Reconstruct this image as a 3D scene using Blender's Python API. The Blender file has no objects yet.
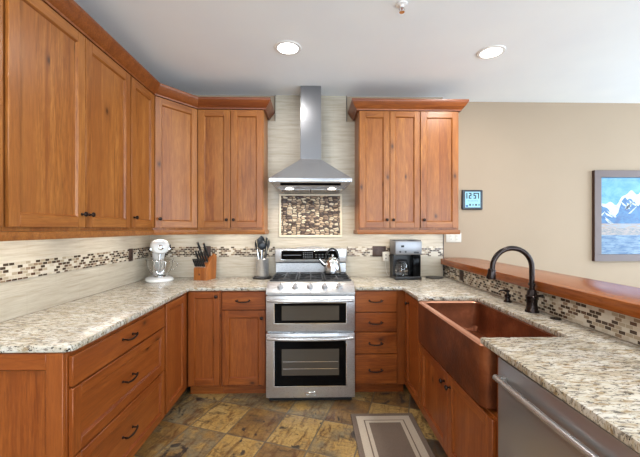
import bpy, bmesh, math, random
from mathutils import Vector, Matrix
random.seed(7)
PI = math.pi
S = bpy.context.scene
COL = S.collection

# ------------------------------------------------------------------ camera
cd = bpy.data.cameras.new('camera'); cam = bpy.data.objects.new('camera', cd); COL.objects.link(cam)
cd.sensor_width = 36.0; cd.sensor_fit = 'HORIZONTAL'; cd.lens = 335.0/640*36; cd.clip_start = .05
H = 1.505
cam.location = (0, 0, H); cam.rotation_euler = (PI/2, 0, -math.atan(8/335.0))
S.camera = cam
# ------------------------------------------------------------------ world, daylight, exposure
w = bpy.data.worlds.new('world'); S.world = w; w.use_nodes = True
w.node_tree.nodes['Background'].inputs[0].default_value = (.80, .90, 1, 1)
w.node_tree.nodes['Background'].inputs[1].default_value = 1.0
S.view_settings.view_transform = 'Standard'; S.view_settings.look = 'None'
S.view_settings.gamma = 1; S.view_settings.use_curve_mapping = False
S.view_settings.exposure = 0.0

def area_light(name, loc, rot, sx, sy, power, color=(1, 1, 1), spread=PI):
    d = bpy.data.lights.new(name, 'AREA'); d.shape = 'RECTANGLE'; d.size = sx; d.size_y = sy
    d.energy = power; d.color = color; d.spread = spread
    o = bpy.data.objects.new(name, d); o.location = loc; o.rotation_euler = rot; COL.objects.link(o)
    return o
# daylight entering through the dining room window and the wide window behind the camera
area_light('daylight_side', (5.32, 1.75, 1.60), (0, PI/2+.15, 0), 2.5, 3.0, 170, (.72, .86, 1))
area_light('daylight_rear', (3.0, -3.38, 1.32), (PI/2+.35, 0, .25), 4.0, 2.2, 310, (.72, .86, 1))
area_light('fill_rear_left', (-1.05, -3.38, 1.88), (PI/2+.45, 0, 0), 1.1, 1.4, 100, (.72, .86, 1))  # added fill for the left part of the ceiling, behind a made-up window

# ------------------------------------------------------------------ node helpers
def newmat(name):
    m = bpy.data.materials.new(name); m.use_nodes = True
    nt = m.node_tree; b = nt.nodes['Principled BSDF']
    return m, nt, b
class NT:
    def __init__(s, nt): s.nt = nt
    def n(s, t, **kw):
        x = s.nt.nodes.new(t)
        for k, v in kw.items(): setattr(x, k, v)
        return x
    def put(s, sock, v):
        if hasattr(v, 'is_output'): s.nt.links.new(v, sock)
        elif isinstance(v, (int, float)) and sock.type in ('RGBA', 'VECTOR'):
            sock.default_value = (v, v, v, 1) if sock.type == 'RGBA' else (v, v, v)
        elif sock.type == 'RGBA' and len(v) == 3: sock.default_value = (*v, 1)
        else: sock.default_value = v
    def math(s, op, a, b=0.0, clamp=False):
        x = s.n('ShaderNodeMath', operation=op, use_clamp=clamp); s.put(x.inputs[0], a); s.put(x.inputs[1], b); return x.outputs[0]
    def vmath(s, op, a, b=(0, 0, 0)):
        x = s.n('ShaderNodeVectorMath', operation=op); s.put(x.inputs[0], a); s.put(x.inputs[1], b); return x.outputs[0]
    def mapping(s, v, loc=(0, 0, 0), rot=(0, 0, 0), sc=(1, 1, 1)):
        x = s.n('ShaderNodeMapping'); s.put(x.inputs[0], v); x.inputs[1].default_value = loc; x.inputs[2].default_value = rot; x.inputs[3].default_value = sc; return x.outputs[0]
    def noise(s, v, scale, detail=3, rough=.5, dist=0):
        x = s.n('ShaderNodeTexNoise'); s.put(x.inputs['Vector'], v); x.inputs['Scale'].default_value = scale
        x.inputs['Detail'].default_value = detail; x.inputs['Roughness'].default_value = rough; x.inputs['Distortion'].default_value = dist; return x.outputs[0]
    def voro(s, v, scale, feature='F1', out=0):
        x = s.n('ShaderNodeTexVoronoi', feature=feature); s.put(x.inputs['Vector'], v); x.inputs['Scale'].default_value = scale; return x.outputs[out]
    def ramp(s, f, stops, interp='LINEAR'):
        x = s.n('ShaderNodeValToRGB'); r = x.color_ramp; r.interpolation = interp
        while len(r.elements) < len(stops): r.elements.new(.5)
        for e, (p, c) in zip(r.elements, stops):
            e.position = p; e.color = (c, c, c, 1) if isinstance(c, (int, float)) else (*c, 1)
        s.put(x.inputs[0], f); return x.outputs[0]
    def mix(s, f, a, b, bt='MIX'):
        x = s.n('ShaderNodeMix', data_type='RGBA', blend_type=bt); s.put(x.inputs[0], f); s.put(x.inputs[6], a); s.put(x.inputs[7], b); return x.outputs[2]
    def obj(s): return s.n('ShaderNodeTexCoord').outputs['Object']
    def pos(s): return s.n('ShaderNodeNewGeometry').outputs['Position']
    def bump(s, h, strength, dist=.002):
        x = s.n('ShaderNodeBump'); s.put(x.inputs['Height'], h); x.inputs['Strength'].default_value = strength; x.inputs['Distance'].default_value = dist; return x.outputs[0]
    def swiz(s, v, order):
        a = s.n('ShaderNodeSeparateXYZ'); s.put(a.inputs[0], v); c = s.n('ShaderNodeCombineXYZ')
        for i, k in enumerate(order): s.put(c.inputs[i], a.outputs['xyz'.index(k)])
        return c.outputs[0]
    def attr(s, name):
        return s.n('ShaderNodeAttribute', attribute_name=name).outputs['Fac']
def sr(r, g, b):
    f = lambda c: c/255/12.92 if c <= 10 else ((c/255+.055)/1.055)**2.4
    return (f(r), f(g), f(b))
def plain(name, col, rough=.5, metal=0.0, spec=.5, emit=None, es=0):
    m, nt, b = newmat(name)
    b.inputs['Base Color'].default_value = (*col, 1); b.inputs['Roughness'].default_value = rough
    b.inputs['Metallic'].default_value = metal; b.inputs['Specular IOR Level'].default_value = spec
    if emit: b.inputs['Emission Color'].default_value = (*emit, 1); b.inputs['Emission Strength'].default_value = es
    return m
def bumped(name, col, rough, scale, strength, metal=0.0, var=.06, dist=.002):
    m, nt, b = newmat(name); q = NT(nt); v = q.pos()
    n = q.noise(v, scale, 4, .6)
    q.put(b.inputs['Base Color'], q.mix(q.noise(v, 1.7, 3), tuple(c*(1-var) for c in col), tuple(min(1, c*(1+var)) for c in col)))
    b.inputs['Roughness'].default_value = rough; b.inputs['Metallic'].default_value = metal
    q.put(b.inputs['Normal'], q.bump(n, strength, dist)); return m

def wood(name, grain, tone=(1, 1, 1), knots=True, rough=.36):
    """knotty alder; grain runs along the given local axis, every board has its own number rnd"""
    m, nt, b = newmat(name); q = NT(nt)
    rnd = q.attr('rnd')
    off = q.n('ShaderNodeCombineXYZ')
    for i, k in enumerate((17.3, 9.1, 13.7)): q.put(off.inputs[i], q.math('MULTIPLY', rnd, k))
    v = q.vmath('ADD', q.obj(), off.outputs[0])
    st = {'x': (.09, 1, 1), 'y': (1, .09, 1), 'z': (1, 1, .09)}[grain]
    vs = q.mapping(v, sc=st)
    warp = q.noise(q.mapping(v, sc=tuple(.35+.65*k for k in st)), 5, 2)
    fine = q.noise(vs, 110, 4, .65, .4)
    broad = q.noise(vs, 14, 3, .55, 1.2)
    t = lambda r, g, bl: tuple(a*c for a, c in zip(sr(r, g, bl), tone))
    c = q.ramp(broad, [(.25, t(112, 60, 24)), (.44, t(152, 88, 38)), (.70, t(178, 112, 56))])
    c = q.mix(q.ramp(fine, [(.38, .55), (.62, 0)]), c, t(96, 44, 16))
    # glued up staves of slightly different tone
    stave = {'x': 'z', 'y': 'x', 'z': 'x'}[grain]
    sep = q.n('ShaderNodeSeparateXYZ'); q.put(sep.inputs[0], v)
    sx = q.math('FLOOR', q.math('MULTIPLY', sep.outputs['xyz'.index(stave)], 11.0))
    wn = q.n('ShaderNodeTexWhiteNoise', noise_dimensions='1D'); q.put(wn.inputs['W'], q.math('ADD', sx, q.math('MULTIPLY', rnd, 31)))
    c = q.mix(q.math('MULTIPLY', wn.outputs['Value'], .5), c, t(122, 58, 22), 'MIX')
    c = q.mix(q.math('MULTIPLY', rnd, .28), c, t(174, 110, 57))
    if knots:
        kx = q.n('ShaderNodeTexVoronoi', voronoi_dimensions='2D'); kx.inputs['Scale'].default_value = 5.0
        q.put(kx.inputs['Vector'], q.mapping(q.swiz(v, 'xzy'), sc=(1, .6, 1) if grain == 'z' else (.6, 1, 1)))
        kc = q.n('ShaderNodeSeparateColor'); q.put(kc.inputs[0], kx.outputs['Color'])
        km = q.math('MULTIPLY', q.math('GREATER_THAN', kc.outputs[0], .83), q.ramp(kx.outputs['Distance'], [(.025, .95), (.045, .7), (.10, .22), (.24, 0)]))
        c = q.mix(km, c, t(66, 32, 16))
    q.put(b.inputs['Base Color'], c)
    b.inputs['Roughness'].default_value = rough; b.inputs['Specular IOR Level'].default_value = .42
    q.put(b.inputs['Normal'], q.bump(fine, .06, .001)); return m
WV = wood('alder_upright_grain', 'z', tone=(1.02, 1.12, 1.04)); WX = wood('alder_level_grain', 'x', tone=(1.02, 1.12, 1.04)); WY = wood('alder_lengthwise_grain', 'y')
LV = wood('base_alder_upright_grain', 'z', tone=(.86, .69, .50)); LX = wood('base_alder_level_grain', 'x', tone=(.86, .69, .50))  # base cabinet alder, toned darker and redder than the upper cabinets
CRW = wood('crown_wood', 'x', tone=(.70, .58, .48), knots=False)
BARW = wood('bar_wood', 'y', tone=(.84, .70, .60), knots=False, rough=.2)
WDARK = plain('shadow_gap', sr(60, 30, 14), .7)

def granite():
    m, nt, b = newmat('granite'); q = NT(nt); v = q.pos()
    vr = q.mapping(v, rot=(.3, .2, .6), sc=(.85, 2.6, 1.3))
    base = q.ramp(q.noise(vr, 9, 5, .6, .6), [(.3, sr(168, 156, 132)), (.5, sr(195, 188, 173)), (.7, sr(210, 207, 199))])
    tan = q.ramp(q.noise(q.vmath('ADD', vr, (4, 2, 7)), 22, 4, .65, .5), [(.525, 0.0), (.63, .85)])
    c = q.mix(tan, base, sr(142, 118, 80))
    grey = q.ramp(q.noise(q.vmath('ADD', vr, (1, 8, 3)), 34, 4, .6, .3), [(.54, 0.0), (.62, .8)])
    c = q.mix(grey, c, sr(104, 96, 88))
    dark = q.ramp(q.noise(q.vmath('ADD', vr, (9, 5, 1)), 46, 5, .7, .8), [(.565, 0.0), (.61, 1.0)])
    c = q.mix(dark, c, sr(44, 36, 32))
    q.put(b.inputs['Base Color'], c); b.inputs['Roughness'].default_value = .22; return m
GRAN = granite()

def travertine(name, order, light=.80):
    m, nt, b = newmat(name); q = NT(nt); p = q.swiz(q.pos(), order)
    st = q.mapping(p, sc=(1.6, 22, 1.6))
    n1 = q.noise(st, 2.2, 5, .65, .5); n2 = q.noise(q.mapping(p, sc=(3, 60, 3)), 2.5, 3, .6)
    k = light
    c = q.ramp(n1, [(.3, tuple(x*k for x in sr(188, 173, 150))), (.5, tuple(x*k for x in sr(206, 195, 175))), (.7, tuple(x*k for x in sr(219, 210, 192)))])
    c = q.mix(q.ramp(n2, [(.5, 0.0), (.7, .25)]), c, sr(150, 134, 108))
    br = q.n('ShaderNodeTexBrick'); q.put(br.inputs['Vector'], p)
    br.inputs['Scale'].default_value = 1; br.inputs['Brick Width'].default_value = .46; br.inputs['Row Height'].default_value = .225
    br.inputs['Mortar Size'].default_value = .0016; br.inputs['Mortar Smooth'].default_value = .1
    c = q.mix(q.math('MULTIPLY', br.outputs['Fac'], .55), c, sr(170, 158, 138))
    q.put(b.inputs['Base Color'], c); b.inputs['Roughness'].default_value = .42
    q.put(b.inputs['Normal'], q.bump(n1, .08, .002)); return m
TRAVX = travertine('travertine_back', 'xzy'); TRAVY = travertine('travertine_left', 'yzx', .84)

def mosaic(name, order, bw=.037, rh=.0190, wavy=0.0, stops=None, mortar=(196, 184, 164)):
    m, nt, b = newmat(name); q = NT(nt); p = q.swiz(q.pos(), order)
    if wavy:
        nz = q.n('ShaderNodeTexNoise'); q.put(nz.inputs['Vector'], p); nz.inputs['Scale'].default_value = 26
        p = q.vmath('ADD', p, q.vmath('MULTIPLY', q.vmath('SUBTRACT', nz.outputs['Color'], (.5, .5, .5)), (wavy, wavy, 0)))
    br = q.n('ShaderNodeTexBrick'); q.put(br.inputs['Vector'], p)
    br.inputs['Color1'].default_value = (0, 0, 0, 1); br.inputs['Color2'].default_value = (1, 1, 1, 1); br.inputs['Mortar'].default_value = (0, 0, 0, 1)
    br.inputs['Scale'].default_value = 1; br.inputs['Brick Width'].default_value = bw; br.inputs['Row Height'].default_value = rh
    br.inputs['Mortar Size'].default_value = .0016; br.inputs['Mortar Smooth'].default_value = .05; br.inputs['Bias'].default_value = 0
    stops = stops or [(0, sr(40, 24, 16)), (.30, sr(74, 46, 32)), (.42, sr(138, 116, 94)), (.52, sr(196, 184, 164)), (.68, sr(210, 202, 186)), (.88, sr(168, 154, 132))]
    c = q.ramp(br.outputs['Color'], stops, 'CONSTANT')
    c = q.mix(q.math('MULTIPLY', q.noise(p, 60, 3), .25), c, sr(150, 130, 105))
    c = q.mix(br.outputs['Fac'], c, sr(*mortar))
    q.put(b.inputs['Base Color'], c); q.put(b.inputs['Roughness'], q.math('ADD', q.math('MULTIPLY', br.outputs['Fac'], .5), .25))
    q.put(b.inputs['Normal'], q.bump(q.math('SUBTRACT', 1, br.outputs['Fac']), .4, .002)); return m
MOSX = mosaic('mosaic_back', 'xzy', wavy=.004); MOSY = mosaic('mosaic_left', 'yzx'); MOSB = mosaic('mosaic_bar', 'yzx', .037, .0190)
def pebble():
    m, nt, b = newmat('pebble_mosaic'); q = NT(nt); p = q.swiz(q.obj(), 'xzy')
    nz = q.n('ShaderNodeTexNoise'); q.put(nz.inputs['Vector'], p); nz.inputs['Scale'].default_value = 22
    p = q.vmath('ADD', p, q.vmath('MULTIPLY', q.vmath('SUBTRACT', nz.outputs['Color'], (.5, .5, .5)), (.02, .02, 0)))
    p = q.mapping(p, sc=(20, 46, 1))
    def vor(feature, out):
        x = q.n('ShaderNodeTexVoronoi', feature=feature, voronoi_dimensions='2D'); q.put(x.inputs['Vector'], p); x.inputs['Scale'].default_value = 1; x.inputs['Randomness'].default_value = .8; return x.outputs[out]
    sep = q.n('ShaderNodeSeparateColor'); q.put(sep.inputs[0], vor('F1', 'Color'))
    c = q.ramp(sep.outputs[0], [(0, sr(70, 48, 36)), (.24, sr(128, 104, 82)), (.42, sr(186, 162, 132)), (.66, sr(206, 190, 162)), (.86, sr(150, 126, 102))], 'CONSTANT')
    e = vor('DISTANCE_TO_EDGE', 'Distance')
    q.put(b.inputs['Base Color'], q.mix(q.ramp(e, [(.06, 1.0), (.16, 0.0)]), c, sr(34, 24, 20))); b.inputs['Roughness'].default_value = .3
    q.put(b.inputs['Normal'], q.bump(q.ramp(e, [(0, 0.0), (.3, 1.0)]), .6, .006)); return m
MOSP = pebble()

def slate():
    m, nt, b = newmat('slate_floor'); q = NT(nt)
    p = q.mapping(q.pos(), loc=(0, 0, 0), rot=(0, 0, 0))
    p = q.vmath('SUBTRACT', p, (.093, 2.631, 0)); p = q.mapping(p, rot=(0, 0, math.radians(19.0)))
    p = q.vmath('ADD', p, (.315*40, .385*40, 0))
    br = q.n('ShaderNodeTexBrick'); br.offset = 0; q.put(br.inputs['Vector'], p)
    br.inputs['Color1'].default_value = (0, 0, 0, 1); br.inputs['Color2'].default_value = (1, 1, 1, 1); br.inputs['Mortar'].default_value = (.4, .4, .4, 1)
    br.inputs['Scale'].default_value = 1; br.inputs['Brick Width'].default_value = .315; br.inputs['Row Height'].default_value = .385
    br.inputs['Mortar Size'].default_value = .0055; br.inputs['Mortar Smooth'].default_value = .2
    rv = br.outputs['Color']
    warp = q.noise(p, 5, 4, .6)
    rvn = q.math('ADD', q.math('ADD', q.math('MULTIPLY', rv, .86), .07), q.math('MULTIPLY', q.math('SUBTRACT', warp, .5), .95))
    c = q.ramp(rvn, [(0.02, sr(74, 68, 60)), (.18, sr(124, 94, 58)), (.36, sr(152, 118, 66)), (.52, sr(126, 114, 88)), (.70, sr(172, 138, 78)), (.95, sr(186, 156, 98))])
    sp = q.vmath('ADD', p, q.vmath('MULTIPLY', rv, (7.7, 3.1, 5)))
    streak = q.noise(q.mapping(sp, rot=(0, 0, .5), sc=(6, 1.4, 1)), 3.5, 6, .72, .8)
    c = q.mix(q.ramp(streak, [(.50, 0.0), (.63, .8)]), c, sr(92, 56, 30))
    st2 = q.noise(q.mapping(sp, rot=(0, 0, -.5), sc=(2, 7, 1)), 3.0, 6, .75, 1.0)
    c = q.mix(q.ramp(st2, [(.53, 0.0), (.65, .75)]), c, sr(72, 60, 46))
    blot = q.noise(sp, 4.5, 5, .6, 1.2)
    c = q.mix(q.ramp(blot, [(.61, 0.0), (.66, .92)]), c, sr(46, 46, 48))
    fine = q.noise(sp, 60, 4, .7)
    c = q.mix(q.ramp(fine, [(.3, .45), (.55, 0.0)]), c, sr(60, 42, 26))
    c = q.mix(br.outputs['Fac'], c, sr(104, 92, 74))
    q.put(b.inputs['Base Color'], c); b.inputs['Roughness'].default_value = .4
    hgt = q.math('SUBTRACT', q.math('ADD', q.math('MULTIPLY', blot, .5), q.math('MULTIPLY', fine, .15)), br.outputs['Fac'])
    q.put(b.inputs['Normal'], q.bump(hgt, .5, .004)); return m
SLATE = slate()

def steel(name, col=(.56, .56, .57), rough=.28, brush=(2, 2, 90)):
    m, nt, b = newmat(name); q = NT(nt)
    n = q.noise(q.mapping(q.obj(), sc=brush), 9, 3, .6)
    b.inputs['Base Color'].default_value = (*col, 1); b.inputs['Metallic'].default_value = .8
    q.put(b.inputs['Roughness'], q.math('ADD', q.math('MULTIPLY', n, .06), rough-.03))
    q.put(b.inputs['Normal'], q.bump(n, .008, .001)); return m
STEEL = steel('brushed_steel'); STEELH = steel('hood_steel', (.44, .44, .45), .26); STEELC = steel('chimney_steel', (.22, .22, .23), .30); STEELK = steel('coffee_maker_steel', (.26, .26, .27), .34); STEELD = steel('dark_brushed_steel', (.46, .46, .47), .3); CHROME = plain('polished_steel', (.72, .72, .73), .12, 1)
def copper():
    m, nt, b = newmat('hammered_copper'); q = NT(nt); v = q.pos()
    n = q.noise(v, 6, 4, .6)
    q.put(b.inputs['Base Color'], q.ramp(n, [(.3, sr(96, 52, 30)), (.55, sr(130, 72, 42)), (.75, sr(160, 98, 62))]))
    b.inputs['Metallic'].default_value = .65; q.put(b.inputs['Roughness'], q.math('ADD', q.math('MULTIPLY', n, .2), .3))
    q.put(b.inputs['Normal'], q.bump(q.voro(v, 75, 'SMOOTH_F1'), .35, .003)); return m
COPPER = copper()
BRONZE = plain('oil_rubbed_bronze', sr(44, 32, 28), .35, .7)
BRONZEF = plain('faucet_bronze', sr(48, 40, 38), .22, .8)
BLACK = plain('black_plastic', sr(22, 22, 24), .35); BLACKG = plain('black_glass', sr(8, 8, 9), .05, 0, .07); IRON = plain('cast_iron', sr(30, 30, 32), .5)
WIN = plain('oven_window', sr(74, 68, 60), .08, 0, .3)
WHITE = plain('white_enamel', sr(238, 238, 236), .18); PLATEW = plain('white_plastic', sr(206, 200, 188), .4); PLATEB = plain('brown_plastic', sr(62, 42, 32), .4)
SLOT = plain('outlet_slots', sr(30, 20, 16), .5)
WALLP = bumped('beige_paint', sr(162, 143, 121), .75, 120, .12); CEILP = bumped('ceiling_texture', sr(243, 249, 255), .8, 90, .35)
BLOCKW = wood('knife_block_wood', 'z', tone=(1.2, 1.25, 1.1), knots=False)
EDGE = plain('dark_edge_trim', sr(48, 44, 44), .4, .5)
GLOW = plain('lamp_glow', (1, 1, 1), .5, emit=(1, .97, .92), es=9)
HGLOW = plain('hood_lamp_glow', (1, 1, 1), .5, emit=(1, .92, .8), es=12)
def glass(name, tint=(1, 1, 1), rough=0.0):
    m, nt, b = newmat(name); b.inputs['Base Color'].default_value = (*tint, 1); b.inputs['Transmission Weight'].default_value = 1
    b.inputs['Roughness'].default_value = rough; b.inputs['IOR'].default_value = 1.45; return m
GLASS = glass('clear_glass')
def pane_mat():
    m = bpy.data.materials.new('window_glass'); m.use_nodes = True; nt = m.node_tree; nt.nodes.clear(); q = NT(nt)
    o = q.n('ShaderNodeOutputMaterial'); mx = q.n('ShaderNodeMixShader'); t = q.n('ShaderNodeBsdfTransparent'); g = q.n('ShaderNodeBsdfGlossy')
    g.inputs['Roughness'].default_value = .02; mx.inputs[0].default_value = .06
    nt.links.new(t.outputs[0], mx.inputs[1]); nt.links.new(g.outputs[0], mx.inputs[2]); nt.links.new(mx.outputs[0], o.inputs[0]); return m
PANE = pane_mat()

# ------------------------------------------------------------------ mesh builder
class MB:
    def __init__(s): s.v = []; s.f = []; s.mats = []
    def mi(s, m):
        if m not in s.mats: s.mats.append(m)
        return s.mats.index(m)
    def raw(s, vs, fs, m, rnd=None, M=None):
        b = len(s.v); i = s.mi(m); rnd = random.random() if rnd is None else rnd
        s.v += [tuple(M @ Vector(p)) if M else tuple(p) for p in vs]
        s.f += [([b+k for k in f], i, rnd) for f in fs]
    def frombm(s, bm, m, rnd=None, M=None):
        bm.verts.index_update()
        s.raw([v.co.copy() for v in bm.verts], [[v.index for v in f.verts] for f in bm.faces], m, rnd, M); bm.free()
    def box(s, x0, x1, y0, y1, z0, z1, m, bev=.0, seg=1, rnd=None, M=None):
        bm = bmesh.new(); bmesh.ops.create_cube(bm, size=1)
        for v in bm.verts: v.co = ((x0+x1)/2+v.co.x*(x1-x0), (y0+y1)/2+v.co.y*(y1-y0), (z0+z1)/2+v.co.z*(z1-z0))
        if bev: bmesh.ops.bevel(bm, geom=bm.edges[:], offset=bev, segments=seg, affect='EDGES', profile=.5)
        s.frombm(bm, m, rnd, M); return s
    def prism(s, poly, z0, z1, m, bev=0, seg=2, rnd=None, M=None):
        bm = bmesh.new(); lo = [bm.verts.new((x, y, z0)) for x, y in poly]; hi = [bm.verts.new((x, y, z1)) for x, y in poly]
        n = len(poly); bm.faces.new(lo[::-1]); top = bm.faces.new(hi)
        for i in range(n): bm.faces.new((lo[i], lo[(i+1) % n], hi[(i+1) % n], hi[i]))
        bmesh.ops.recalc_face_normals(bm, faces=bm.faces[:])
        if bev: bmesh.ops.bevel(bm, geom=[e for e in bm.edges if abs(e.verts[0].co.z-e.verts[1].co.z) < 1e-6], offset=bev, segments=seg, affect='EDGES', profile=.5)
        bmesh.ops.triangulate(bm, faces=[f for f in bm.faces if len(f.verts) > 4])
        s.frombm(bm, m, rnd, M); return s
    def lathe(s, prof, m, n=24, M=None, sx=1, sy=1):
        """prof: (radius, z) list, revolved around local z"""
        vs = []; fs = []
        for r, z in prof:
            for k in range(n): a = 2*PI*k/n; vs.append((r*math.cos(a)*sx, r*math.sin(a)*sy, z))
        for i in range(len(prof)-1):
            for k in range(n): fs.append((i*n+k, i*n+(k+1) % n, (i+1)*n+(k+1) % n, (i+1)*n+k))
        if prof[0][0] > 1e-5: fs.append(tuple(range(n))[::-1])
        if prof[-1][0] > 1e-5: fs.append(tuple((len(prof)-1)*n+k for k in range(n)))
        s.raw(vs, fs, m, None, M); return s
    def tube(s, pts, r, m, n=10, M=None, caps=True, squash=None):
        pts = [Vector(p) for p in pts]; L = len(pts); rr = r if isinstance(r, (list, tuple)) else [r]*L
        t0 = (pts[1]-pts[0]).normalized(); u = t0.orthogonal().normalized()
        vs = []; fs = []
        for i, p in enumerate(pts):
            t = (pts[min(i+1, L-1)]-pts[max(i-1, 0)]).normalized()
            u = (u-t*u.dot(t)).normalized(); w_ = t.cross(u)
            for k in range(n): a = 2*PI*k/n; vs.append(p+(u*math.cos(a)+w_*math.sin(a))*rr[i])
        for i in range(L-1):
            for k in range(n): fs.append((i*n+k, i*n+(k+1) % n, (i+1)*n+(k+1) % n, (i+1)*n+k))
        if caps: fs.append(tuple(range(n))[::-1]); fs.append(tuple((L-1)*n+k for k in range(n)))
        s.raw(vs, fs, m, None, M); return s
    def cyl(s, p0, p1, r0, r1, m, n=16, M=None): return s.tube([p0, p1], [r0, r1], m, n, M)
    def loft(s, rings, m, caps=True, M=None):
        n = len(rings[0]); vs = [p for r in rings for p in r]; fs = []
        for i in range(len(rings)-1):
            for k in range(n): fs.append((i*n+k, i*n+(k+1) % n, (i+1)*n+(k+1) % n, (i+1)*n+k))
        if caps: fs.append(tuple(range(n))[::-1]); fs.append(tuple((len(rings)-1)*n+k for k in range(n)))
        s.raw(vs, fs, m, None, M); return s
    def sweep(s, path, prof, m, M=None):
        """closed profile (outward, z) carried along an XY polyline with mitred corners; outward is right of travel"""
        P = [Vector(p) for p in path]; rings = []
        for i, p in enumerate(P):
            d0 = (P[i]-P[i-1]).normalized() if i else (P[1]-P[0]).normalized()
            d1 = (P[i+1]-P[i]).normalized() if i < len(P)-1 else d0
            n0 = Vector((d0.y, -d0.x)); n1 = Vector((d1.y, -d1.x)); b = (n0+n1).normalized(); k = 1/max(.2, b.dot(n0))
            rings.append([(p.x+b.x*k*o, p.y+b.y*k*o, z) for o, z in prof])
        n = len(prof)
        for i in range(len(rings)-1):
            s.raw(rings[i]+rings[i+1], [(k, (k+1) % n, n+(k+1) % n, n+k) for k in range(n)]+([tuple(range(n))] if i == 0 else [])+([tuple(range(n, 2*n))] if i == len(rings)-2 else []), m, None, M)
        return s
    def build(s, name, parent=None, sharp=38):
        me = bpy.data.meshes.new(name); me.from_pydata(s.v, [], [f[0] for f in s.f])
        for m in s.mats: me.materials.append(m)
        at = me.attributes.new('rnd', 'FLOAT', 'FACE')
        for i, f in enumerate(s.f): me.polygons[i].material_index = f[1]; at.data[i].value = f[2]; me.polygons[i].use_smooth = True
        bm = bmesh.new(); bm.from_mesh(me); bmesh.ops.recalc_face_normals(bm, faces=bm.faces[:]); bm.to_mesh(me); bm.free()
        me.set_sharp_from_angle(angle=math.radians(sharp))
        o = bpy.data.objects.new(name, me); COL.objects.link(o)
        if parent: o.parent = parent
        return o
def tag(o, label=None, cat=None, group=None, kind=None):
    for k, v in (('label', label), ('category', cat), ('group', group), ('kind', kind)):
        if v: o[k] = v
    return o
def thing(name, label, cat, loc=(0, 0, 0), rz=0, group=None):
    o = bpy.data.objects.new(name, None); COL.objects.link(o); o.location = loc; o.rotation_euler = (0, 0, rz); o.empty_display_size = .1
    return tag(o, label, cat, group)
def part(o, label): o['label'] = label; return o
def struct(name, mb, parent=None): return tag(mb.build(name, parent), kind='structure')
def copy_thing(o, parent=None):
    c = o.copy(); COL.objects.link(c); c.parent = parent
    for ch in list(o.children): copy_thing(ch, c)
    return c

# ------------------------------------------------------------------ the room
CEIL = 2.94; XL = -1.735; YB = 3.632; YD = 3.75; XR = 5.2; YF = -3.2
struct('floor', MB().box(XL-.1, XR+.1, YF-.1, YD+.1, -.05, 0, SLATE))
struct('ceiling', MB().box(XL-.1, XR+.1, YF-.1, YD+.1, CEIL, CEIL+.05, CEILP))
struct('wall_left', MB().box(XL-.1, XL, YF, YB, 0, CEIL, WALLP))
struct('wall_back', MB().box(XL-.1, 1.43, YB, YB+.2, 0, CEIL, WALLP))
struct('wall_dining', MB().box(1.43, XR+.1, YD, YD+.1, 0, CEIL, WALLP))
WZ0, WZ1 = .35, 2.84
wr = MB()          # right wall around its window
wr.box(XR, XR+.1, YF, 0.15, 0, CEIL, WALLP).box(XR, XR+.1, 3.35, YD, 0, CEIL, WALLP).box(XR, XR+.1, 0.15, 3.35, 0, WZ0, WALLP).box(XR, XR+.1, 0.15, 3.35, WZ1, CEIL, WALLP)
struct('wall_right', wr)
wf = MB()
wf.box(XL, -1.65, YF-.1, YF, 0, CEIL, WALLP).box(-.45, .9, YF-.1, YF, 0, CEIL, WALLP).box(-1.65, -.45, YF-.1, YF, 0, 1.15, WALLP).box(-1.65, -.45, YF-.1, YF, 2.60, CEIL, WALLP).box(5.0, XR, YF-.1, YF, 0, CEIL, WALLP).box(.9, 5.0, YF-.1, YF, 0, .15, WALLP).box(.9, 5.0, YF-.1, YF, 2.50, CEIL, WALLP)
struct('wall_front', wf)
def window(name, axis, c, a0, a1, z0, z1, nm):
    m = MB(); t = .05
    def bx(p0, p1, q0, q1, mat=WHITE, d0=-.02, d1=.06):
        if axis == 'x': m.box(c+d0, c+d1, p0, p1, q0, q1, mat)
        else: m.box(p0, p1, c-d1, c-d0, q0, q1, mat)
    bx(a0, a0+t, z0, z1); bx(a1-t, a1, z0, z1); bx(a0+t, a1-t, z0, z0+t); bx(a0+t, a1-t, z1-t, z1)
    for k in range(1, nm):
        x = a0+(a1-a0)*k/nm; bx(x-.03, x+.03, z0+t, z1-t)
    f = struct(name, m)
    m = MB(); bx(a0+t, a1-t, z0+t, z1-t, PANE, .02, .028)
    struct('pane', m, f)
window('window_1', 'x', XR, 0.15, 3.35, WZ0, WZ1, 2)
window('fill_window_3', 'y', YF, -1.65, -.45, 1.15, 2.60, 1)  # unseen window, added to let the rear left fill light in
window('window_2', 'y', YF, .9, 5.0, .15, 2.50, 3)
# tiled parts of the kitchen walls and their dark edge strips
struct('trim_1', MB().box(-1.725, 1.428, 3.620, YB, .985, 1.53, TRAVX))
struct('trim_2', MB().box(-.476, .462, 3.618, YB, 1.53, 2.66, TRAVX).box(-.395, .372, 3.618, YB, 2.66, CEIL, TRAVX))
struct('trim_3', MB().box(XL, -1.725, .8, YB, .985, 1.53, TRAVY))
struct('trim_4', MB().box(-.400, -.395, 3.612, YB, 2.665, CEIL, EDGE))
struct('trim_5', MB().box(.372, .377, 3.612, YB, 2.665, CEIL, EDGE))
struct('trim_6', MB().box(1.428, 1.434, 3.614, YB, .985, 1.53, EDGE))
struct('trim_7', MB().box(-1.724, -1.720, .8, 3.616, 1.204, 1.308, MOSY))
struct('trim_8', MB().box(-1.72, -.40, 3.615, 3.62, 1.204, 1.312, MOSX))
struct('trim_9', MB().box(.378, 1.427, 3.615, 3.62, 1.204, 1.312, MOSX))
# half wall under the bar, faced with mosaic on the kitchen side
XB = 1.452
hw = MB(); hw.box(XB+.008, XB+.13, .3, YD, 0, 1.115, WALLP); hw.box(XB, XB+.008, .3, YD, .985, 1.115, MOSB); struct('wall_bar', hw)

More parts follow.
